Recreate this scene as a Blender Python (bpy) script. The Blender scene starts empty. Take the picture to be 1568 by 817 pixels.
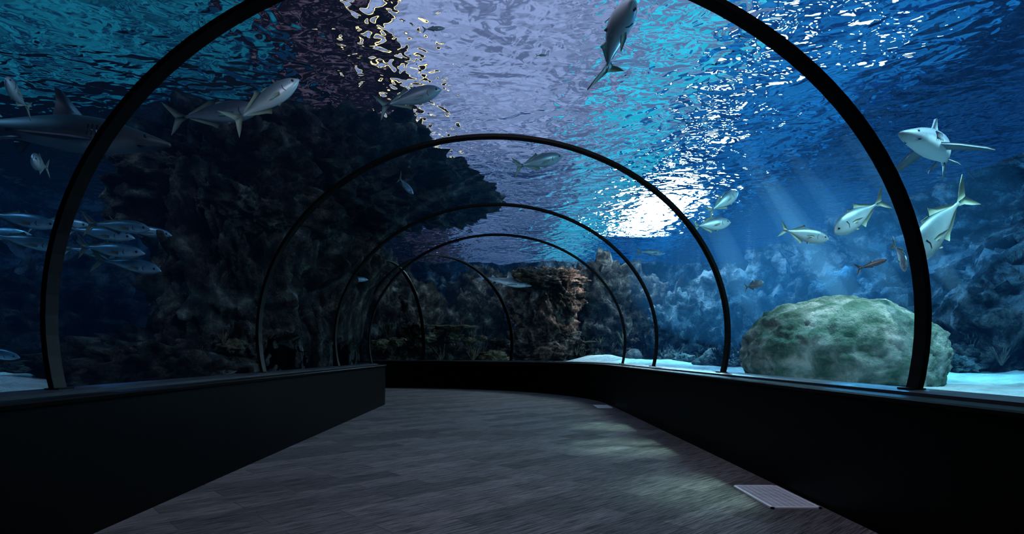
import bpy, bmesh, math, random
from mathutils import Vector, Matrix, noise
random.seed(7)
scene = bpy.context.scene
scene.view_settings.view_transform = 'Standard'
EYE = 1.15

# ---------------------------------------------------------------- helpers
class MB:
    def __init__(s): s.v=[]; s.f=[]; s.m=[]
    def add(s, vs, fs, mi=0):
        o=len(s.v); s.v+= [tuple(p) for p in vs]
        for f in fs: s.f.append(tuple(i+o for i in f)); s.m.append(mi)
    def mesh(s, name, mats, smooth=True):
        me=bpy.data.meshes.new(name); me.from_pydata(s.v,[],s.f)
        for m in mats: me.materials.append(m)
        me.polygons.foreach_set('material_index', s.m)
        me.polygons.foreach_set('use_smooth',[smooth]*len(s.f))
        me.update(); return me
def obj(name, me, loc=(0,0,0)):
    o=bpy.data.objects.new(name, me); scene.collection.objects.link(o); o.location=loc; return o
def newmat(name):
    m=bpy.data.materials.new(name); m.use_nodes=True; nt=m.node_tree; nt.nodes.clear()
    out=nt.nodes.new('ShaderNodeOutputMaterial'); return m,nt,out
def N(nt,t,**kw):
    n=nt.nodes.new(t)
    for k,v in kw.items():
        if k in n.inputs: n.inputs[k].default_value=v
        else: setattr(n,k,v)
    return n
def ramp(nt, stops):
    r=nt.nodes.new('ShaderNodeValToRGB'); e=r.color_ramp.elements
    while len(e)<len(stops): e.new(.5)
    for i,(p,c) in enumerate(stops): e[i].position=p; e[i].color=(*c,1)
    return r
def simple(name,col,rough=.5,metal=0,spec=.5):
    m,nt,out=newmat(name)
    b=N(nt,'ShaderNodeBsdfPrincipled',Roughness=rough,Metallic=metal); b.inputs['Base Color'].default_value=(*col,1)
    b.inputs['Specular IOR Level'].default_value=spec
    nt.links.new(b.outputs[0],out.inputs[0]); return m
def noisemat(name,stops,scale=2,detail=8,rough=.8,bump=.3,bscale=6,spec=.3,bdist=.1,mapscale=(1,1,1),distort=0.3):
    m,nt,out=newmat(name); L=nt.links.new
    tc=N(nt,'ShaderNodeTexCoord'); mp=N(nt,'ShaderNodeMapping'); mp.inputs['Scale'].default_value=mapscale
    L(tc.outputs['Object'],mp.inputs[0])
    n=N(nt,'ShaderNodeTexNoise',Scale=scale,Detail=detail,Distortion=distort); n.inputs['Roughness'].default_value=.65
    L(mp.outputs[0],n.inputs['Vector']); r=ramp(nt,stops); L(n.outputs[0],r.inputs[0])
    b=N(nt,'ShaderNodeBsdfPrincipled',Roughness=rough); b.inputs['Specular IOR Level'].default_value=spec
    L(r.outputs[0],b.inputs['Base Color'])
    n2=N(nt,'ShaderNodeTexNoise',Scale=bscale,Detail=6); n2.inputs['Roughness'].default_value=.7
    L(mp.outputs[0],n2.inputs['Vector'])
    bp=N(nt,'ShaderNodeBump',Strength=bump,Distance=bdist); L(n2.outputs[0],bp.inputs['Height']); L(bp.outputs[0],b.inputs['Normal'])
    L(b.outputs[0],out.inputs[0]); return m
def emis(name,col,s,col2=None,scale=.7,p=(.4,.6),ms=(1,.55,1)):
    m,nt,out=newmat(name); e=N(nt,'ShaderNodeEmission',Strength=s); e.inputs[0].default_value=(*col,1)
    if col2:
        L=nt.links.new
        tc=N(nt,'ShaderNodeTexCoord'); mp=N(nt,'ShaderNodeMapping'); mp.inputs['Scale'].default_value=ms; L(tc.outputs['Object'],mp.inputs[0])
        n=N(nt,'ShaderNodeTexNoise',Scale=scale,Detail=3,Distortion=1.0); L(mp.outputs[0],n.inputs['Vector'])
        r=ramp(nt,[(p[0],col2),(p[1],col)]); L(n.outputs[0],r.inputs[0]); L(r.outputs[0],e.inputs[0])
    nt.links.new(e.outputs[0],out.inputs[0]); return m

# ---------------------------------------------------------------- materials
M_black=simple('black_painted_panel',(.0006,.0006,.0008),.45,0,.06)
M_frame=simple('black_rubber_metal',(.001,.001,.0015),.5,0,.08)
M_trim=simple('glazing_channel',(.02,.022,.03),.35,0,.5)
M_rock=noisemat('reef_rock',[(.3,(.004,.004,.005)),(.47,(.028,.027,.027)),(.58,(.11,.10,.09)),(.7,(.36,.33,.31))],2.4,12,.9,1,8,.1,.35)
M_rockwarm=noisemat('reef_rock_brown',[(.34,(.006,.005,.004)),(.47,(.05,.034,.027)),(.6,(.22,.14,.11)),(.7,(.55,.42,.36))],2.4,12,.9,1,6,.1,.35)
M_rockblue=noisemat('reef_wall_rock',[(.4,(.006,.01,.014)),(.5,(.07,.1,.12)),(.62,(.42,.48,.53))],1.6,12,.9,1,4.5,.1,.7)
M_sand=noisemat('pale_sand',[(.3,(.3,.38,.38)),(.6,(.74,.82,.82))],1.6,8,.95,.8,4,.1,.2)
M_boulder=noisemat('algae_boulder',[(.32,(.06,.15,.11)),(.45,(.17,.29,.22)),(.54,(.38,.47,.41)),(.66,(.8,.85,.77))],3.0,14,.85,1,10,.15,.14)
M_coral=noisemat('hard_coral',[(.35,(.03,.027,.015)),(.6,(.18,.14,.09))],5,8,.9,.8,14,.1,.05)
M_coral2=noisemat('pale_coral',[(.35,(.05,.055,.06)),(.6,(.2,.2,.2))],5,8,.9,.8,14,.1,.05)
M_vent=simple('white_metal_grille',(.8,.83,.9),.4,.2)
M_dark=simple('dark_void',(.003,.003,.003),.9)

# carpet
M_carpet,nt,out=newmat('plank_carpet'); L=nt.links.new
tc=N(nt,'ShaderNodeTexCoord'); mp=N(nt,'ShaderNodeMapping'); mp.inputs['Rotation'].default_value=(0,0,math.radians(-42)); L(tc.outputs['Object'],mp.inputs[0])
br=N(nt,'ShaderNodeTexBrick'); br.inputs['Scale'].default_value=1.0; br.inputs['Brick Width'].default_value=1.0; br.inputs['Row Height'].default_value=.25
br.inputs['Color1'].default_value=(.125,.115,.12,1); br.inputs['Color2'].default_value=(.062,.058,.062,1); br.inputs['Mortar'].default_value=(.05,.05,.05,1); br.inputs['Mortar Size'].default_value=.004
L(mp.outputs[0],br.inputs['Vector'])
mp2=N(nt,'ShaderNodeMapping'); mp2.inputs['Scale'].default_value=(3.5,70,1); L(mp.outputs[0],mp2.inputs[0])
n1=N(nt,'ShaderNodeTexNoise',Scale=1,Detail=5); n1.inputs['Roughness'].default_value=.7; L(mp2.outputs[0],n1.inputs['Vector'])
r1=ramp(nt,[(.38,(.25,.25,.25)),(.62,(1.5,1.45,1.48))]); L(n1.outputs[0],r1.inputs[0])
mx=N(nt,'ShaderNodeMixRGB',blend_type='MULTIPLY'); mx.inputs[0].default_value=1; L(br.outputs[0],mx.inputs[1]); L(r1.outputs[0],mx.inputs[2])
b=N(nt,'ShaderNodeBsdfPrincipled',Roughness=.9); b.inputs['Specular IOR Level'].default_value=.1; L(mx.outputs[0],b.inputs['Base Color'])
bp=N(nt,'ShaderNodeBump',Strength=.6,Distance=.012); L(n1.outputs[0],bp.inputs['Height']); L(bp.outputs[0],b.inputs['Normal']); L(b.outputs[0],out.inputs[0])

# acrylic
M_glass,nt,out=newmat('clear_acrylic')
tr=N(nt,'ShaderNodeBsdfTransparent'); gl=N(nt,'ShaderNodeBsdfGlossy',Roughness=.02)
lw=N(nt,'ShaderNodeLayerWeight',Blend=.12); mxs=N(nt,'ShaderNodeMixShader')
mu=N(nt,'ShaderNodeMath',operation='MULTIPLY'); mu.inputs[1].default_value=.3
nt.links.new(lw.outputs['Fresnel'],mu.inputs[0]); nt.links.new(mu.outputs[0],mxs.inputs[0]); nt.links.new(tr.outputs[0],mxs.inputs[1]); nt.links.new(gl.outputs[0],mxs.inputs[2]); nt.links.new(mxs.outputs[0],out.inputs[0])

# water surface
M_wsurf,nt,out=newmat('rippled_water_surface'); L=nt.links.new
tc=N(nt,'ShaderNodeTexCoord'); mp=N(nt,'ShaderNodeMapping'); mp.inputs['Scale'].default_value=(1,1.2,1); mp.inputs['Rotation'].default_value=(0,0,.3); L(tc.outputs['Object'],mp.inputs[0])
a=N(nt,'ShaderNodeTexNoise',Scale=1.35,Detail=1,Distortion=1.0); L(mp.outputs[0],a.inputs['Vector'])
c=N(nt,'ShaderNodeTexNoise',Scale=3.3,Detail=1,Distortion=.8); L(mp.outputs[0],c.inputs['Vector'])
ad=N(nt,'ShaderNodeMath',operation='MULTIPLY_ADD'); ad.inputs[1].default_value=.36; L(c.outputs[0],ad.inputs[0]); L(a.outputs[0],ad.inputs[2])
bp=N(nt,'ShaderNodeBump',Strength=1,Distance=.33); L(ad.outputs[0],bp.inputs['Height'])
g=N(nt,'ShaderNodeBsdfGlass',Roughness=0,IOR=1.33); L(bp.outputs[0],g.inputs['Normal']); L(g.outputs[0],out.inputs[0])

def volmat(name,emc,ems,absc,dens):
    m,nt,out=newmat(name)
    e=N(nt,'ShaderNodeEmission',Strength=ems); e.inputs[0].default_value=(*emc,1)
    if dens>0:
        ab=N(nt,'ShaderNodeVolumeAbsorption',Density=dens); ab.inputs[0].default_value=(*absc,1)
        ads=N(nt,'ShaderNodeAddShader'); nt.links.new(e.outputs[0],ads.inputs[0]); nt.links.new(ab.outputs[0],ads.inputs[1]); nt.links.new(ads.outputs[0],out.inputs['Volume'])
    else: nt.links.new(e.outputs[0],out.inputs['Volume'])
    return m
M_water=volmat('blue_water',(.02,.29,.95),.0023,(.2,.7,.9),.065)  # emission stands in for light scattered in the water
M_waterL=volmat('dim_blue_water',(.02,.26,.95),.0010,(.2,.7,.9),.065)  # same water with weaker emission, so the left side looks darker
M_waterglow=volmat('glowing_water',(.06,.42,1),.018,(1,1,1),0)  # emission put into the water where it should look lit, no sun
M_beam=volmat('glow_shaft',(.25,.7,1),.13,(1,1,1),0)  # glowing cone, emission stands in for a shaft of light

# ---------------------------------------------------------------- tunnel path
CX=-.1; RC=3.9; AC=(CX-RC,13.0)
def path_at_arc(th): 
    return Vector((AC[0]+RC*math.cos(th),AC[1]+RC*math.sin(th),0)),Vector((math.cos(th),math.sin(th),0)),Vector((-math.sin(th),math.cos(th),0))
def path_straight(y): return Vector((CX,y,0)),Vector((1,0,0)),Vector((0,1,0))
path=[path_straight(y) for y in range(-5,13)]+[path_at_arc(math.radians(a)) for a in range(0,91,5)]
path+=[(Vector((AC[0]-k,AC[1]+RC,0)),Vector((0,1,0)),Vector((-1,0,0))) for k in (1,3,6,9,12)]
def dist_path(x,y):
    def strip_a(): return abs(x-CX) if y<13 else 99
    def strip_b(): return abs(y-(AC[1]+RC)) if x<AC[0] else 99
    d=min(strip_a(),strip_b())
    if y>=13 and x>=AC[0]: d=min(d,abs(math.hypot(x-AC[0],y-AC[1])-RC))
    return d
def sweep(mb,profile,closed,mi=0,smooth=True):
    n=len(profile); vs=[]; fs=[]
    for p,r,t in path:
        for s,z in profile: vs.append(p+r*s+Vector((0,0,z)))
    m=n if closed else n-1
    for i in range(len(path)-1):
        for j in range(m):
            k=(j+1)%n
            fs.append((i*n+j,i*n+k,(i+1)*n+k,(i+1)*n+j))
    if closed:
        fs.append(tuple(range(n))); o=(len(path)-1)*n; fs.append(tuple(o+j for j in reversed(range(n))))
    mb.add(vs,fs,mi)
A,B,ZC=2.84,2.38,1.39
def arch(a,b,n=48,zfoot=.86):
    t0=math.asin((zfoot-ZC)/b); return [(a*math.cos(t0+(math.pi-2*t0)*i/n),ZC+b*math.sin(t0+(math.pi-2*t0)*i/n)) for i in range(n+1)]

mb=MB(); sweep(mb,arch(A+.01,B+.01),False); obj('acrylic_tunnel_glass',mb.mesh('acrylic_tunnel_glass',[M_glass]))
for side,nm in ((1,'wall_right'),(-1,'wall_left')):
    mb=MB()
    pr=[(2.5,0),(2.5,.85),(2.47,.852),(2.465,.875),(2.475,.885),(3.08,.885),(3.08,0)]
    sweep(mb,[(side*s,z) for s,z in pr],True)
    obj(nm,mb.mesh(nm,[M_black],False))
    mb=MB(); pr=[(2.66,.885),(2.66,.905),(2.72,.915),(2.9,.915),(2.92,.885)]
    sweep(mb,[(side*s,z) for s,z in pr],True)
    nm2='trim_1' if side==1 else 'trim_2'
    obj(nm2,mb.mesh(nm2,[M_trim],False))
def frame(p,r,t):
    mb=MB(); n=64
    inn=arch(A-.025,B-.025,n,.87); ou=arch(A+.01,B+.01,n,.87); vs=[];fs=[]
    hw=.055
    for i in range(n+1):
        for (s,z),k in ((inn[i],-hw),(inn[i],hw),(ou[i],hw),(ou[i],-hw)):
            vs.append(p+r*s+t*k+Vector((0,0,z)))
    for i in range(n):
        for j in range(4):
            k=(j+1)%4; fs.append((i*4+j,i*4+k,i*4+4+k,i*4+4+j))
    fs+= [(3,2,1,0),(n*4,n*4+1,n*4+2,n*4+3)]
    mb.add(vs,fs)
    for sg in (1,-1):
        s0=sg*(A*.972); q=p+r*s0
        vv=[q+r*a+t*bb+Vector((0,0,z)) for z in (.885,.925) for a,bb in ((-.05,-.07),(.04,-.07),(.04,.07),(-.05,.07))]
        mb.add(vv,[(0,1,2,3),(7,6,5,4),(0,4,5,1),(1,5,6,2),(2,6,7,3),(3,7,4,0)])
    obj('tunnel_arch_frame',mb.mesh('tunnel_arch_frame',[M_frame],False))
for y in (.5,3.81,7.1,10.35,13.0): frame(*path_straight(y))
for a in (50,78): frame(*path_at_arc(math.radians(a)))
mb=MB(); mb.add([(-17,-5,0),(4,-5,0),(4,21,0),(-17,21,0)],[(0,1,2,3)]); obj('floor',mb.mesh('floor',[M_carpet],False))
mb=MB(); mb.add([(-4,-5,0),(4,-5,0),(4,-5,4.2),(-4,-5,4.2)],[(3,2,1,0)]); obj('wall_back',mb.mesh('wall_back',[M_black],False))

def vent(x0,y0,w,l):
    mb=MB()
    def box(x,y,z,a,b_,c,mi):
        vv=[(x+i*a,y+j*b_,z+k*c) for k in (0,1) for j in (0,1) for i in (0,1)]
        mb.add(vv,[(0,2,3,1),(4,5,7,6),(0,1,5,4),(2,6,7,3),(0,4,6,2),(1,3,7,5)],mi)
    f=.022
    box(0,0,0,w,f,.012,0); box(0,l-f,0,w,f,.012,0); box(0,0,0,f,l,.012,0); box(w-f,0,0,f,l,.012,0)
    mb.add([(f,f,.002),(w-f,f,.002),(w-f,l-f,.002),(f,l-f,.002)],[(0,1,2,3)],1)
    k=f+.015
    while k<l-f: box(f,k,0,w-2*f,.011,.009,0); k+=.024
    k=f+.04
    while k<w-f: box(k,f,0,.008,l-2*f,.010,0); k+=.05
    obj('floor_vent',mb.mesh('floor_vent',[M_vent,M_dark],False),(x0,y0,.001))
vent(1.99,4.33,.37,.74); vent(2.0,12.2,.32,.7)

# ---------------------------------------------------------------- tank
def nz(p,s=0): return noise.fractal(Vector(p)+Vector((s*13.1,s*7.7,s*3.3)),1.0,2.1,5)
def gauss(x,y,cx,cy,r): return math.exp(-((x-cx)**2+(y-cy)**2)/(r*r))
mb=MB(); st=.2; nx=135; ny=189; vs=[];fs=[]
for j in range(ny+1):
    for i in range(nx+1):
        x=-13.5+i*st; y=-5.2+j*st
        z=.70+.10*nz((x*.35,y*.35,0),1)+.05*nz((x*1.6,y*1.6,0),2)+max(0,(abs(x)-8))*.05
        z+=.30*gauss(x,y,4.6,17.6,2.2)+.12*gauss(x,y,7.0,10,2)+.22*gauss(x,y,-6.2,7.3,1.3)+.30*gauss(x,y,3.6,20.2,1.2)
        vs.append((x,y,z))
for j in range(ny):
    for i in range(nx):
        cx=-13.5+(i+.5)*st; cy=-5.2+(j+.5)*st
        if dist_path(cx,cy)<2.96: continue
        a=j*(nx+1)+i; fs.append((a,a+1,a+nx+2,a+nx+1))
mb.add(vs,fs); obj('sandy_tank_floor',mb.mesh('sandy_tank_floor',[M_sand]))

def wallrock(name,p0,p1,nrm,seed,amp=1.1,h=5.6,mat=None):
    mb=MB(); p0=Vector(p0);p1=Vector(p1);nrm=Vector(nrm); Ln=(p1-p0).length; nu=int(Ln/.12); nv=int(h/.12); vs=[];fs=[]
    for j in range(nv+1):
        for i in range(nu+1):
            p=p0.lerp(p1,i/nu)+Vector((0,0,.2+h*j/nv))
            q=p*.42; d=nz(q,seed)*amp+.6*amp*abs(nz(p*1.1,seed+1))+.32*nz(p*2.4,seed+2)
            ledge=.4*math.sin(p.z*2.3+2*nz(p*.25,seed+3))
            vs.append(p+nrm*(d+ledge+ max(0,2.4-p.z)*.6))
    for j in range(nv):
        for i in range(nu):
            a=j*(nu+1)+i; fs.append((a,a+1,a+nu+2,a+nu+1))
    mb.add(vs,fs); obj(name,mb.mesh(name,[mat or M_rockblue]))
wallrock('rock_wall_right',(12.3,-5,0),(12.3,31,0),(-1,0,0),3)
wallrock('rock_wall_far',(-13,30,0),(13,30,0),(0,-1,0),5)
wallrock('rock_wall_left',(-12.3,-5,0),(-12.3,31,0),(1,0,0),9)

def ico(sub):
    bm=bmesh.new(); bmesh.ops.create_icosphere(bm,subdivisions=sub,radius=1)
    v=[x.co.copy() for x in bm.verts]; f=[tuple(q.index for q in x.verts) for x in bm.faces]; bm.free(); return v,f
ICO={k:ico(k) for k in (2,3,4,5,6)}
def rock(name,blobs,mat,sub=5,rough=.38,seed=0,keepout=True):
    mb=MB()
    for bi,(c,r) in enumerate(blobs):
        v,f=ICO[sub]; c=Vector(c); vs=[]
        for d in v:
            s=1+rough*nz(d*1.3,seed+bi*2)+rough*.5*nz(d*4,seed+bi)+rough*.28*nz(d*10,seed+bi)
            p=Vector((c.x+d.x*r[0]*s,c.y+d.y*r[1]*s,c.z+d.z*r[2]*s))
            if keepout:
                dp=dist_path(p.x,p.y); zz=(p.z-ZC)/(B+.15)
                if p.z<ZC: lim=A+.28
                elif zz<1: lim=(A+.15)*math.sqrt(1-zz*zz)
                else: lim=0
                if dp<lim and lim>0:
                    if p.y<13: p.x=CX+(1 if p.x>CX else -1)*lim
                    else:
                        w=Vector((p.x-AC[0],p.y-AC[1],0)); l=w.length or 1
                        p.x=AC[0]+w.x/l*(RC+lim if l>RC else max(.05,RC-lim)); p.y=AC[1]+w.y/l*(RC+lim if l>RC else max(.05,RC-lim))
            vs.append(p)
        mb.add(vs,f)
    return obj(name,mb.mesh(name,[mat]))
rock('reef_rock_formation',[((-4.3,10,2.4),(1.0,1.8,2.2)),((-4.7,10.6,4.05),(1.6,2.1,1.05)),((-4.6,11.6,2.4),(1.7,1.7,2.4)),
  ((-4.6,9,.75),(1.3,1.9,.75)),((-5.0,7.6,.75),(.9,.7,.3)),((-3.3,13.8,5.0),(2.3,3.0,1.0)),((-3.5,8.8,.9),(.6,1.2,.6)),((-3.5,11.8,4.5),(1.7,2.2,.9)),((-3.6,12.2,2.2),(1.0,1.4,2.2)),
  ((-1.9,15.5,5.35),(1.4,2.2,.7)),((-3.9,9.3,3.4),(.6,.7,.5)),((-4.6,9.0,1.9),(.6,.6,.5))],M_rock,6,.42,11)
rock('reef_rock_outcrop',[((1.55,22,3.85),(1.25,1.2,.5)),((1.5,22.1,2.5),(1.1,1.0,1.4)),((1.2,22.2,1.1),(1.5,1.3,.8)),((2.1,21.9,3.2),(.8,.8,.8)),((2.0,21.6,1.5),(.9,.7,.7))],M_rockwarm,6,.46,31)
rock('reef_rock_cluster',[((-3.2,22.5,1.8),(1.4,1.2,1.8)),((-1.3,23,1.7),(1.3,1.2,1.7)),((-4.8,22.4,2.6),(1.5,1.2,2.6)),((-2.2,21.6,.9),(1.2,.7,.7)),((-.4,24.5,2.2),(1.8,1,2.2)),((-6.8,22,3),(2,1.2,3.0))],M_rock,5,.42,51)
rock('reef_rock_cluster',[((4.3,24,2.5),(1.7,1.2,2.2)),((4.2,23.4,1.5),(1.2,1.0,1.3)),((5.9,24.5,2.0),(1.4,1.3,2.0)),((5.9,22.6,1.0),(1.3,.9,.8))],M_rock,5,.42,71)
rock('reef_rock_cluster',[((7.6,20.8,1.3),(1.6,1.5,1.9)),((6.4,21.2,1.5),(1.1,1.1,1.8)),((9.3,20.5,1.8),(1.6,1.6,2.2)),((10.2,17.6,1.5),(1.7,1.7,1.9)),((9.8,15.2,1.1),(1.7,1.9,1.5)),((8.9,13.2,.9),(1.3,1.1,.7)),((10.6,12.5,1.6),(1.3,1.6,1.5))],M_rockblue,5,.46,91)
rock('low_rock',[((-8.4,9.8,.9),(1.5,1.2,.6)),((-8.8,11.5,1.3),(1.8,1.6,1.2)),((-9.6,8.2,1.2),(1.2,1.2,1.1))],M_rock,5,.4,111)
rock('low_rock',[((-6.6,6.9,.93),(.42,.3,.12)),((-5.9,7.4,.92),(.5,.35,.12))],M_rock,4,.4,121)

mb=MB(); v,f=ICO[6]; vs=[]
for d in v:
    s=1+.08*nz(d*1.6,201)+.045*nz(d*4.5,203)+.03*nz(d*12,205)
    vs.append((d.x*1.25*s,d.y*1.15*s,d.z*.80*s-.04*d.x))
mb.add(vs,f); obj('algae_covered_boulder',mb.mesh('algae_covered_boulder',[M_boulder]),(4.62,8.05,1.09))

def tablecoral(loc,r,seed):
    mb=MB(); n=36; vs=[];fs=[]; prof=[(.12,0),(.1,.3),(.2,.42),(.7,.52),(1,.6),(.98,.64),(.6,.58),(0.02,.52)]
    for s,z in prof:
        for i in range(n):
            a=2*math.pi*i/n; k=1+.25*nz((math.cos(a)*1.5,math.sin(a)*1.5,s),seed)
            vs.append((s*r*k*math.cos(a),s*r*k*math.sin(a),z*r+.06*r*nz((math.cos(a)*3*s,math.sin(a)*3*s,1),seed)))
    for j in range(len(prof)-1):
        for i in range(n): fs.append((j*n+i,j*n+(i+1)%n,(j+1)*n+(i+1)%n,(j+1)*n+i))
    mb.add(vs,fs); obj('table_coral',mb.mesh('table_coral',[M_coral]),loc)
tablecoral((-1.7,21.0,1.6),.8,3); tablecoral((-2.9,21.1,1.2),.6,5); tablecoral((3.0,21.9,1.2),.6,8); tablecoral((-.5,21.2,.8),.6,9)
def braincoral(loc,r,seed):
    mb=MB(); v,f=ICO[4]; mb.add([d*r*(1+.06*nz(d*3,seed)+.03*math.sin(14*nz(d*1.5,seed+1))) for d in v],f)
    obj('brain_coral',mb.mesh('brain_coral',[M_coral2]),loc)
for l,r in (((-3.75,7.6,1.0),.16),((6.3,17.5,1.0),.3),((5.6,19.6,1.0),.28),((7.0,16.6,.95),.25),((-4.6,8.2,1.3),.14),((4.7,20.9,1.0),.3)): braincoral(l,r,int(r*100))
def garden(region,count,seed,size,mats):
    rnd=random.Random(seed); mb=MB(); (x0,x1,y0,y1,z0,z1)=region
    for k in range(count):
        x=rnd.uniform(x0,x1); y=rnd.uniform(y0,y1); u0=rnd.random(); z=z0+(z1-z0)*u0*u0; r=size*rnd.uniform(.35,1.4); mi=rnd.randint(0,1)
        if dist_path(x,y)<3.4: continue
        if rnd.random()<.45:
            v,f=ICO[4]; mb.add([(x+d.x*r*1.4*(1+.7*nz(d*2,k)+.4*nz(d*5,k)),y+d.y*r*(1+.7*nz(d*2,k)+.4*nz(d*5,k)),z+d.z*r*.8*(1+.7*nz(d*2.5,k)+.4*nz(d*5,k))) for d in v],f,mi)
        else:
            for q in range(11):
                a=rnd.uniform(0,6.28); tl=rnd.uniform(.1,.8); h=r*rnd.uniform(1.2,2.4); d=Vector((math.cos(a)*tl,math.sin(a)*tl,1)).normalized(); u=d.orthogonal().normalized(); w=d.cross(u); vs=[]
                for t,rr in ((0,.12),(.5,.09),(.9,.06),(1,.015)):
                    for i in range(6): vs.append(Vector((x,y,z))+d*h*t+(u*math.cos(i*1.047)+w*math.sin(i*1.047))*rr*r)
                mb.add(vs,[(j*6+i,j*6+(i+1)%6,j*6+6+(i+1)%6,j*6+6+i) for j in range(3) for i in range(6)],mi)
    obj('small_coral_patch',mb.mesh('small_coral_patch',mats))
garden((-4.8,-3.5,7.4,9.2,.85,1.3),45,1,.09,[M_coral,M_coral2])
garden((-4.2,.2,20.3,21.2,.8,2.0),60,2,.2,[M_coral,M_rock])
garden((2.4,5.2,20.9,22.0,.85,1.6),34,3,.18,[M_coral,M_rock])
garden((5.2,9.5,15.5,19.5,.8,1.0),50,4,.2,[M_coral2,M_rockblue])
garden((7.4,9.6,10.5,13.5,.85,1.2),40,5,.16,[M_coral2,M_rockblue])

# ---------------------------------------------------------------- water volume, surface, hall roof
WS=EYE+4.5
def recalc(me):
    bm=bmesh.new(); bm.from_mesh(me); bmesh.ops.recalc_face_normals(bm,faces=bm.faces); bmesh.ops.triangulate(bm,faces=[f for f in bm.faces if len(f.verts)>4]); bm.to_mesh(me); bm.free()
ar=[(CX+s,z) for s,z in arch(A+.05,B+.05,40,.5)]
SX=-2.2
def boxv(mb,x0,x1,y0,y1,z0,z1):
    vv=[(x,y,z) for z in (z0,z1) for y in (y0,y1) for x in (x0,x1)]
    mb.add(vv,[(0,2,3,1),(4,5,7,6),(0,1,5,4),(2,6,7,3),(0,4,6,2),(1,3,7,5)])
def prism(mb,poly,y0,y1):
    n=len(poly); vs=[(x,y0,z) for x,z in poly]+[(x,y1,z) for x,z in poly]
    mb.add(vs,[tuple(range(n)),tuple(reversed(range(n,2*n)))]+[(i,i+n,(i+1)%n+n,(i+1)%n) for i in range(n)])
R_=[p for p in ar if p[0]>SX]; L_=[p for p in ar if p[0]<=SX]
T=WS-.02
polyR=[(R_[0][0],.35),(12.9,.35),(12.9,T),(SX+.01,T)]+list(reversed(R_))
polyL=[(-12.9,.35),(L_[-1][0],.35)]+list(reversed(L_))+[(SX-.01,T),(-12.9,T)]
mb=MB(); prism(mb,polyR,-4.9,12.98); boxv(mb,2.95,12.9,13.0,20.4,.35,T); boxv(mb,SX,12.9,20.42,30.5,.35,T); boxv(mb,SX,2.93,13.0,20.4,3.9,T)
wb=mb.mesh('tank_water',[M_water],False); recalc(wb); obj('tank_water',wb)
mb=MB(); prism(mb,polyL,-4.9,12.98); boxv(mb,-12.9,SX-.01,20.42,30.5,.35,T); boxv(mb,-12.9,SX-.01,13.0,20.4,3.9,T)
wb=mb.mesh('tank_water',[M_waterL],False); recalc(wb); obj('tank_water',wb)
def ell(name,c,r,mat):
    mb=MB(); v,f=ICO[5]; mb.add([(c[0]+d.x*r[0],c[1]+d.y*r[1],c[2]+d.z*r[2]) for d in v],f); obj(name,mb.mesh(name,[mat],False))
ell('glowing_water',(6.6,16.0,3.4),(3.0,5.0,2.1),M_waterglow)
ell('glowing_water',(7.4,13.0,3.6),(2.3,4.0,1.9),M_waterglow)
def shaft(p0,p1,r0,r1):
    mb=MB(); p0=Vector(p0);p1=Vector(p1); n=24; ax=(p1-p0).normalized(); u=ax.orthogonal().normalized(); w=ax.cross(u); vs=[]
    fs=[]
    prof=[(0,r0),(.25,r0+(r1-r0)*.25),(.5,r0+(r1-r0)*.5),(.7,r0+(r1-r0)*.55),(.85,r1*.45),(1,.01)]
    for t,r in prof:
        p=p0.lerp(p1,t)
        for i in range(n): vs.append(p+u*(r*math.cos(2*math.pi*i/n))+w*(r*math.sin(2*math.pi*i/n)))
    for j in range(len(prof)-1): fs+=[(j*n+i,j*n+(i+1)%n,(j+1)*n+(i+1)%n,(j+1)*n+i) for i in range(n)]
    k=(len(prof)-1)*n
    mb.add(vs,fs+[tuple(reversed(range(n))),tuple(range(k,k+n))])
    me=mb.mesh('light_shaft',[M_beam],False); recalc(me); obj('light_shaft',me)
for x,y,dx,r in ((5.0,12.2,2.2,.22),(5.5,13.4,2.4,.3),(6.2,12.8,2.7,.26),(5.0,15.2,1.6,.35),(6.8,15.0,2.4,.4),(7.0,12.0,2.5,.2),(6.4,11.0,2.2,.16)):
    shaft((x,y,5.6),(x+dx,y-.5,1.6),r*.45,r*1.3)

mb=MB(); mb.add([(-14,-6,WS),(14,-6,WS),(14,34,WS),(-14,34,WS)],[(3,2,1,0)]); obj('water_surface',mb.mesh('water_surface',[M_wsurf],False))
RZ=9.2
mb=MB(); mb.add([(-26,-8,RZ+.3),(26,-8,RZ+.3),(26,50,RZ+.3),(-26,50,RZ+.3)],[(3,2,1,0)]); obj('ceiling',mb.mesh('ceiling',[noisemat('painted_roof_deck',[(.3,(.02,.02,.03)),(.7,(.05,.05,.07))],.5)],False))
def panel(name,x0,x1,y0,y1,mat,z=RZ,th=.1):
    mb=MB(); mb.add([(x0,y0,0),(x1,y0,0),(x1,y1,0),(x0,y1,0),(x0,y0,th),(x1,y0,th),(x1,y1,th),(x0,y1,th)],[(3,2,1,0),(4,5,6,7),(0,1,5,4),(1,2,6,5),(2,3,7,6),(3,0,4,7)])
    obj(name,mb.mesh(name,[mat],False),(0,0,z))
panel('water_glow_panel',-2.1,2.3,3,17,emis('mauve_panel_glow',(.31,.38,.66),1.0,(.14,.18,.34),.9,(.36,.56)))  # added panels, glow coloured to tint the water; noise stands for ripple shade
panel('water_glow_panel',-2.1,2.3,17.1,44,emis('mauve_panel_glow_far',(.15,.22,.42),1.0,(.025,.05,.13),.9,(.4,.58)))
panel('water_glow_panel',2.35,4.5,5,40,emis('cyan_panel_glow',(.03,.66,.92),1.0,(.15,.23,.44),1.1,(.47,.53),(1,.8,1)))
panel('water_glow_panel',4.6,8.5,3,44,emis('blue_panel_glow',(.012,.20,.56),1.0,(.004,.04,.19),.8))
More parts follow.
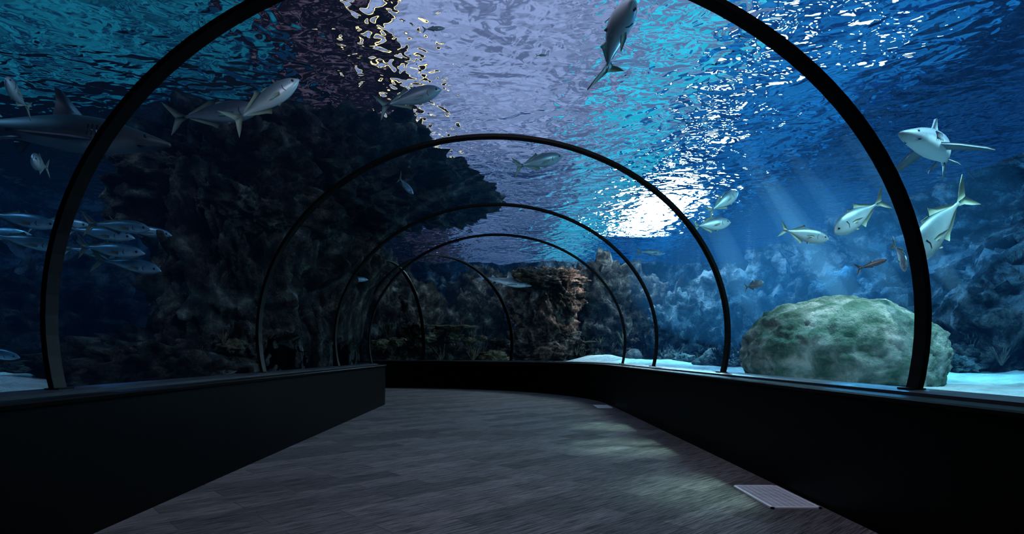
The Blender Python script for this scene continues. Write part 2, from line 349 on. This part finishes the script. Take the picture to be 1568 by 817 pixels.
panel('water_glow_panel',8.6,16,3,44,emis('deep_blue_panel_glow',(.006,.055,.19),1.0,(.002,.012,.05),.6))
panel('water_glow_panel',-13,-4.6,7,13.0,emis('teal_panel_glow',(.01,.19,.30),.75,(.004,.025,.07),.8,(.42,.58)))
panel('water_glow_panel',-4.5,-2.3,3,44,emis('dim_panel_glow',(.10,.07,.12),.8,(.006,.005,.01),1.2,(.5,.6)))  # added panel, speckled glow standing in for rock reflections on the water
panel('warm_strip_lamp',-2.27,-2.18,9,19,emis('warm_glow',(1,.75,.35),2.1))
panel('flood_lamp',5.0,6.9,20.0,26,emis('flood_glow',(.85,.97,1),38),RZ-.12,.12)
for x,y,r in ((5.1,10.6,.16),(5.7,12.0,.22),(4.9,13.6,.18),(5.7,15,.24),(5.2,16.6,.2),(7.2,11.2,.2),(6.2,9.9,.2),(5.8,18.2,.22)):
    mb=MB(); n=20
    vs=[(r*math.cos(2*math.pi*i/n),r*math.sin(2*math.pi*i/n),z) for z in (0,.15) for i in range(n)]
    mb.add(vs,[tuple(reversed(range(n))),tuple(range(n,2*n))]+[(i,(i+1)%n,n+(i+1)%n,n+i) for i in range(n)])
    obj('pendant_lamp',mb.mesh('pendant_lamp',[emis('pendant_glow',(.85,1,1),10)],False),(x,y,RZ-.15))

# ---------------------------------------------------------------- fish
def fishskin(name,back,side,belly,z0,z1,metal=.25,rough=.35):
    m,nt,out=newmat(name); L=nt.links.new
    tc=N(nt,'ShaderNodeTexCoord'); sp=N(nt,'ShaderNodeSeparateXYZ'); L(tc.outputs['Object'],sp.inputs[0])
    no=N(nt,'ShaderNodeTexNoise',Scale=14,Detail=4); L(tc.outputs['Object'],no.inputs['Vector'])
    ma=N(nt,'ShaderNodeMath',operation='MULTIPLY_ADD'); ma.inputs[1].default_value=.05; L(no.outputs[0],ma.inputs[0]); L(sp.outputs[2],ma.inputs[2])
    mr=N(nt,'ShaderNodeMapRange'); mr.inputs['From Min'].default_value=z0; mr.inputs['From Max'].default_value=z1; L(ma.outputs[0],mr.inputs[0])
    r=ramp(nt,[(0,belly),(.4,belly),(.62,side),(.9,back)]); L(mr.outputs[0],r.inputs[0])
    b=N(nt,'ShaderNodeBsdfPrincipled',Roughness=rough,Metallic=metal); L(r.outputs[0],b.inputs['Base Color']); L(b.outputs[0],out.inputs[0]); return m
M_jack=fishskin('silver_jack_skin',(.04,.08,.11),(.24,.33,.36),(.5,.58,.6),-.15,.2)
M_jackfin=simple('dull_olive_fin',(.22,.27,.20),.5)
M_mack=fishskin('blue_silver_skin',(.03,.09,.16),(.15,.32,.45),(.4,.6,.7),-.1,.12)
M_mackfin=simple('dark_olive_fin',(.12,.15,.13),.5)
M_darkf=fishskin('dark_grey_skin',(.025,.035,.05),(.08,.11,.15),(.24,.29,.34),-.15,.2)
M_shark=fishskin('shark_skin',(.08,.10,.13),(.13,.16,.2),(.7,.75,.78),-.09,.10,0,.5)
M_sharkD=fishskin('silhouette_shark_skin',(.02,.025,.035),(.035,.04,.05),(.2,.2,.23),-.12,.10,0,.5)  # darkened copy of shark skin, silhouette shade put into the colour
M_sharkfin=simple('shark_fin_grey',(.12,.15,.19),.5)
M_sharkfinD=simple('silhouette_shark_fin',(.04,.04,.055),.5)  # fin darkened the same way for the silhouette
M_red=simple('reddish_skin',(.13,.045,.04),.5); M_redfin=simple('reddish_fin',(.08,.03,.03),.5)
M_eye=simple('dark_eye',(.01,.01,.01),.1)
def body(mb,st,x0,ln,bend,seg=20,mi=0):
    vs=[];fs=[]
    for t,h,w,zo in st:
        x=x0-ln*t
        for i in range(seg):
            a=2*math.pi*i/seg; ca,sa=math.cos(a),math.sin(a)
            vs.append((x,w*ca*(1-.12*sa*abs(sa))+bend*(x-.1)**2,h*sa+zo))
    m=len(st)
    for j in range(m-1):
        for i in range(seg): fs.append((j*seg+i,(j+1)*seg+i,(j+1)*seg+(i+1)%seg,j*seg+(i+1)%seg))
    fs.append(tuple(range(seg))); fs.append(tuple((m-1)*seg+i for i in reversed(range(seg))))
    mb.add(vs,fs,mi)
def interp(st,n=34):
    out=[]
    for k in range(n+1):
        t=k/n; t=t*t*(.35)+t*.65
        for a,b_ in zip(st,st[1:]):
            if a[0]<=t<=b_[0]+1e-9:
                u=(t-a[0])/(b_[0]-a[0])
                out.append(tuple([t]+[a[i]+(b_[i]-a[i])*u for i in (1,2,3)])); break
    for _ in range(2):
        o2=[out[0]]
        for i in range(1,len(out)-1): o2.append((out[i][0],)+tuple((out[i-1][q]+2*out[i][q]+out[i+1][q])/4 for q in (1,2,3)))
        o2.append(out[-1]); out=o2
    return out
def fin(mb,pts,nrm,th=.004,mi=1,bend=0):
    nrm=Vector(nrm).normalized(); P=[Vector(p) for p in pts]
    if bend: P=[Vector((p.x,p.y+bend*(p.x-.1)**2,p.z)) for p in P]
    n=len(P); vs=[p+nrm*th for p in P]+[p-nrm*th for p in P]
    mb.add(vs,[(i,(i+1)%n,n+(i+1)%n,n+i) for i in range(n)]+[tuple(range(n)),tuple(reversed(range(n,2*n)))],mi)
def eyes(mb,x,y,z,r,mi,bend=0):
    v,f=ICO[2]
    for s in (1,-1): mb.add([(x+d.x*r,s*y+d.y*r*.6+bend*(x-.1)**2,z+d.z*r) for d in v],f,mi)
def make_fish(name,deep,mats,bend):
    mb=MB(); k=deep
    st=[(0,.006,.004,-.01),(.04,.045*k,.02,-.004),(.12,.1*k,.045,0),(.25,.142*k,.066,0),(.4,.152*k,.072,0),(.55,.135*k,.062,0),(.7,.095*k,.044,0),(.84,.045*k,.022,0),(.94,.018,.012,0),(1,.017,.009,0)]
    body(mb,interp(st),.5,.83,bend)
    fin(mb,[(-.30,0,.015),(-.37,0,.05),(-.43,0,.11),(-.52,0,.18),(-.475,0,.09),(-.44,0,.03),(-.425,0,0)],(0,1,0),.004,1,bend)
    fin(mb,[(-.30,0,-.015),(-.425,0,0),(-.44,0,-.03),(-.475,0,-.09),(-.52,0,-.18),(-.43,0,-.11),(-.37,0,-.05)],(0,1,0),.004,1,bend)
    fin(mb,[(.16,0,.13*k),(.12,0,.165*k),(.03,0,.145*k),(.03,0,.13*k)],(0,1,0),.003,1,bend)
    for s in (1,-1):
        fin(mb,[(.02,0,s*.135*k),(-.02,0,s*.20*k),(-.07,0,s*.155*k),(-.16,0,s*.108*k),(-.28,0,s*.03),(-.28,0,s*.01),(-.1,0,s*.09*k)],(0,1,0),.003,1,bend)
        fin(mb,[(.24,s*.055,-.01),(.14,s*.085,.0),(.03,s*.105,-.03),(.12,s*.08,-.04),(.22,s*.055,-.04)],(0.2,s,.3),.003,1,bend)
        fin(mb,[(.2,s*.02,-.12*k),(.12,s*.03,-.165*k),(.1,s*.02,-.13*k)],(0,1,.2),.003,1,bend)
        fin(mb,[(.275,s*.0655,.05*k),(.262,s*.068,.0),(.275,s*.066,-.05*k),(.27,s*.066,-.05*k),(.255,s*.069,.0),(.27,s*.066,.05*k)],(0,1,0),.002,2,bend)
    eyes(mb,.415,.036,.022*k,.017,2,bend)
    return mb.mesh(name,mats+[M_eye])
JA=make_fish('jack_mesh',1.0,[M_jack,M_jackfin],.12); JB=make_fish('jack_mesh_b',1.0,[M_jack,M_jackfin],-.25)
JC=make_fish('jack_mesh_c',.8,[M_darkf,M_mackfin],-.12); JD=make_fish('jack_mesh_d',.75,[M_jack,M_jackfin],-.12)
MA=make_fish('mackerel_mesh',.6,[M_mack,M_mackfin],.15); MBm=make_fish('mackerel_mesh_b',.6,[M_mack,M_mackfin],-.2)
MC=make_fish('mackerel_mesh_c',.65,[M_darkf,M_mackfin],.15)
RA=make_fish('red_mesh',.5,[M_red,M_redfin],.1)
def make_shark(name,bend,mats):
    mb=MB()
    st=[(0,.008,.012,0),(.04,.02,.035,0),(.1,.035,.052,0),(.2,.06,.066,0),(.32,.078,.075,0),(.45,.08,.074,0),(.6,.062,.056,0),(.75,.038,.034,.002),(.88,.02,.018,.006),(1,.014,.011,.012)]
    body(mb,interp(st,40),.5,.86,bend,24)
    fin(mb,[(-.32,0,.022),(-.40,0,.06),(-.47,0,.12),(-.55,0,.185),(-.545,0,.15),(-.52,0,.13),(-.47,0,.06),(-.425,0,.015),(-.36,0,.0)],(0,1,0),.005,1,bend)
    fin(mb,[(-.34,0,.0),(-.425,0,.015),(-.44,0,-.02),(-.45,0,-.07),(-.40,0,-.04),(-.35,0,-.005)],(0,1,0),.005,1,bend)
    fin(mb,[(.17,0,.06),(.12,0,.115),(.06,0,.18),(.035,0,.19),(.045,0,.13),(.035,0,.07),(.1,0,.05)],(0,1,0),.006,1,bend)
    fin(mb,[(-.17,0,.045),(-.215,0,.085),(-.24,0,.088),(-.235,0,.035)],(0,1,0),.004,1,bend)
    fin(mb,[(-.18,0,-.03),(-.23,0,-.075),(-.25,0,-.078),(-.24,0,-.025)],(0,1,0),.004,1,bend)
    for s in (1,-1):
        fin(mb,[(.24,s*.055,-.03),(.17,s*.14,-.05),(.07,s*.24,-.08),(.03,s*.27,-.092),(.05,s*.2,-.075),(.09,s*.12,-.055),(.12,s*.055,-.04)],(0.05,s*.3,1),.006,1,bend)
        fin(mb,[(-.07,s*.03,-.045),(-.12,s*.075,-.07),(-.16,s*.09,-.08),(-.14,s*.03,-.045)],(0,s*.3,1),.004,1,bend)
        for g in range(5):
            x=.285-g*.017; fin(mb,[(x,s*.0685,.025),(x-.004,s*.0685,.025),(x-.008,s*.071,-.02),(x-.004,s*.071,-.02)],(0,1,0),.004,2,bend)
    fin(mb,[(.44,.0,-.019),(.42,.03,-.024),(.39,.042,-.03),(.40,.03,-.033),(.425,0,-.027),(.40,-.03,-.033),(.39,-.042,-.03),(.42,-.03,-.024)],(0,0,1),.004,2,bend)
    eyes(mb,.42,.045,.01,.009,2,bend)
    return mb.mesh(name,mats+[M_eye])
SA=make_shark('shark_mesh',.25,[M_shark,M_sharkfin]); SB=make_shark('shark_mesh_b',-.35,[M_shark,M_sharkfin]); SD=make_shark('shark_mesh_d',.2,[M_sharkD,M_sharkfinD])
def put(name,me,loc,head,L,up=(0,0,1),fat=1):
    f=Vector(head).normalized(); u=Vector(up); l=u.cross(f).normalized(); u=f.cross(l)
    m=Matrix((( f.x,l.x,u.x),(f.y,l.y,u.y),(f.z,l.z,u.z))).to_4x4()
    o=obj(name,me); o.matrix_world=Matrix.Translation(Vector(loc))@m@Matrix.Diagonal((L,L*fat,L,1)); return o
J='jack_fish'
put(J,MC,(1.18,6.1,4.42),(.03,-1,.05),1.35,(.9,0,.5),1.2)
put(J,JD,(-2.82,7,4.14),(.68,.25,.62),1.0,(-.3,-.25,1))
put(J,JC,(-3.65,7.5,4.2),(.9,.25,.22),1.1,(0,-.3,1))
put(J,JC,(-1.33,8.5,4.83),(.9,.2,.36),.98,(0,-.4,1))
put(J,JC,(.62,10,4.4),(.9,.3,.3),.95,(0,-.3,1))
put(J,MA,(-1.48,9,3.72),(.45,-.5,-.55),.55)
put(J,MC,(-.9,7.8,5.45),(1,.1,.1),.3); put(J,MC,(.57,8.4,5.4),(1,0,0),.16)
put(J,JA,(-4.95,6,3.78),(.35,-.9,.15),.6); put(J,JA,(-4.72,6,3.08),(.4,-.85,-.1),.55)
put(J,JA,(4.25,7,2.78),(-.75,-.15,-.48),.82); put(J,JB,(3.85,7.5,2.66),(.95,-.1,-.22),.62)
put(J,JA,(4.82,6.5,2.55),(-.62,-.2,-.62),1.2); put(J,JB,(4.15,6.1,2.15),(-.15,-.6,-.7),.45)
put(J,JA,(3.78,10,3.72),(.7,.2,.5),.72); put(J,JB,(3.38,9.5,3.22),(.9,.2,.15),.7); put(J,MA,(3.05,12,3.2),(1,.1,-.05),.6)
put(J,JA,(3.9,9.1,2.2),(.3,-.9,.1),.42)
put('red_snapper',RA,(5.36,8.5,2.43),(.95,.1,.3),.5)
K='mackerel'
for i,(x,y,z,L) in enumerate(((-5.74,7,2.74,.95),(-5.75,7.1,2.5,.9),(-5.15,7.5,2.68,.9),(-4.55,7,2.66,.85),(-4.68,7,2.38,.92),(-4.5,7.1,2.22,.9),(-6.2,8.2,2.95,.9),(-5.3,7.6,2.46,.8),(-6.4,7.4,2.65,.9),(-5.0,8.2,2.85,.8))):
    put(K,(MA,MBm)[i%2],(x,y,z),(1,random.uniform(-.15,.25),random.uniform(-.2,-.02)),L,(0,-.25,1))
put(K,MA,(-2.95,11.6,2.6),(1,.2,.02),.62)
put(K,MA,(-4.35,7.2,.98),(1,-.1,-.12),.65,(0,-.4,1)); put(K,MBm,(-5.9,6.8,1.15),(1,0,-.12),.7,(0,-.4,1))
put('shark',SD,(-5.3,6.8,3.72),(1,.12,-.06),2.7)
put('shark',SB,(5.3,7.1,3.6),(-.78,-.62,.02),1.95,(.1,.15,1))
put('shark',SA,(.1,20.9,3.7),(1,.1,-.15),2.0)

# ---------------------------------------------------------------- lights
def aim(o,loc,tgt):
    o.location=loc; o.rotation_euler=(Vector(tgt)-Vector(loc)).to_track_quat('-Z','Y').to_euler()
def area(name,loc,tgt,sx,sy,col,e):
    l=bpy.data.lights.new(name,'AREA'); l.shape='RECTANGLE'; l.size=sx; l.size_y=sy; l.color=col; l.energy=e
    o=bpy.data.objects.new(name,l); scene.collection.objects.link(o); aim(o,loc,tgt)
def spot(name,loc,tgt,ang,col,e,blend=.6,size=0.0):
    l=bpy.data.lights.new(name,'SPOT'); l.spot_size=math.radians(ang); l.spot_blend=blend; l.color=col; l.energy=e; l.shadow_soft_size=size
    o=bpy.data.objects.new(name,l); scene.collection.objects.link(o); aim(o,loc,tgt)
def point(name,loc,col,e):
    l=bpy.data.lights.new(name,'POINT'); l.color=col; l.energy=e; l.shadow_soft_size=0.0
    o=bpy.data.objects.new(name,l); scene.collection.objects.link(o); o.location=loc
area('fill_tank_right',(5.5,5.5,5.4),(5.6,9,1),2.0,1.0,(.45,.9,1),350)  # area fills added out of frame to light the tank sides
area('fill_tank_left',(-8,6.5,5.4),(-6.2,8.5,1.5),1.5,1,(.2,.58,1),46)
area('fill_tunnel_top',(.5,3.5,5.4),(.6,6.5,0),1.0,3.0,(.95,.86,1),98)  # added out of frame, stands in for overhead light on the carpet
point('fill_flood_glow',(6.2,18.2,5.2),(.3,.8,1),450)  # added unseen point, stands in for flood lamp light below the surface
point('fill_blue_right',(8.4,12.5,5.0),(.08,.5,1),290)  # unseen point fills added under water to brighten wall and rocks
point('fill_blue_right_b',(9.2,16.5,4.6),(.08,.5,1),200)
point('fill_blue_far',(7.5,24,4.8),(.12,.5,1),160)
spot('boulder_spot',(5.0,7.2,5.3),(4.7,7.9,1.4),34,(.85,1,.92),560)  # unseen spots added to pick out boulder, sand and pillar
spot('sand_spot',(5.2,17.5,5.4),(4.8,17.4,.8),40,(.3,.9,1),1300)
spot('sand_spot_b',(7.5,9.5,5.4),(7.2,9.3,.8),50,(.12,.85,1),1000)
spot('sand_spot_c',(-6.4,7.3,5.4),(-6.4,7.3,.8),24,(.2,.75,1),180)
spot('sand_spot_d',(4.0,20.0,5.2),(3.7,20.3,.9),24,(.5,1,1),900)
spot('pillar_spot',(4.6,20.6,5.0),(2.0,22,3.0),50,(.95,.78,.68),800)
point('fill_far_left',(-2.0,20.4,4.0),(.5,.85,1),70)  # unseen point fills added for the far reef and left tank
point('fill_far_right',(4.6,21.2,4.2),(.4,.8,1),50)
point('fill_left_tank',(-8.6,13,4.6),(.1,.35,1),28)
spot('column_spot',(-6.2,6.6,5.3),(-4.8,9.4,2.4),42,(.75,.85,1),100)  # added spot to pick out the rock column
spot('teal_floor_spot',(4.2,6.8,5.4),(1.6,7.2,0),16,(.62,1,.8),2500,1,.25)  # added spots, imitate patches of rippled lamp light on the carpet
spot('teal_floor_spot_b',(4.4,6.2,5.4),(1.75,4.9,0),14,(.62,1,.8),2200,1,.25)
spot('teal_floor_spot_c',(4.2,6.8,5.4),(1.6,9.2,0),11,(.62,1,.8),2900,1,.2)

w=bpy.data.worlds.new('World'); scene.world=w; w.use_nodes=True
w.node_tree.nodes['Background'].inputs[0].default_value=(.01,.02,.05,1); w.node_tree.nodes['Background'].inputs[1].default_value=.1

cam=bpy.data.cameras.new('camera'); co=bpy.data.objects.new('camera',cam); scene.collection.objects.link(co)
cam.sensor_width=36; cam.lens=36*900/1568; cam.shift_x=16/1568; cam.shift_y=131.5/1568; cam.clip_start=.05; cam.clip_end=200
co.location=(0,0,EYE); co.rotation_euler=(math.radians(90),0,0)
scene.camera=co
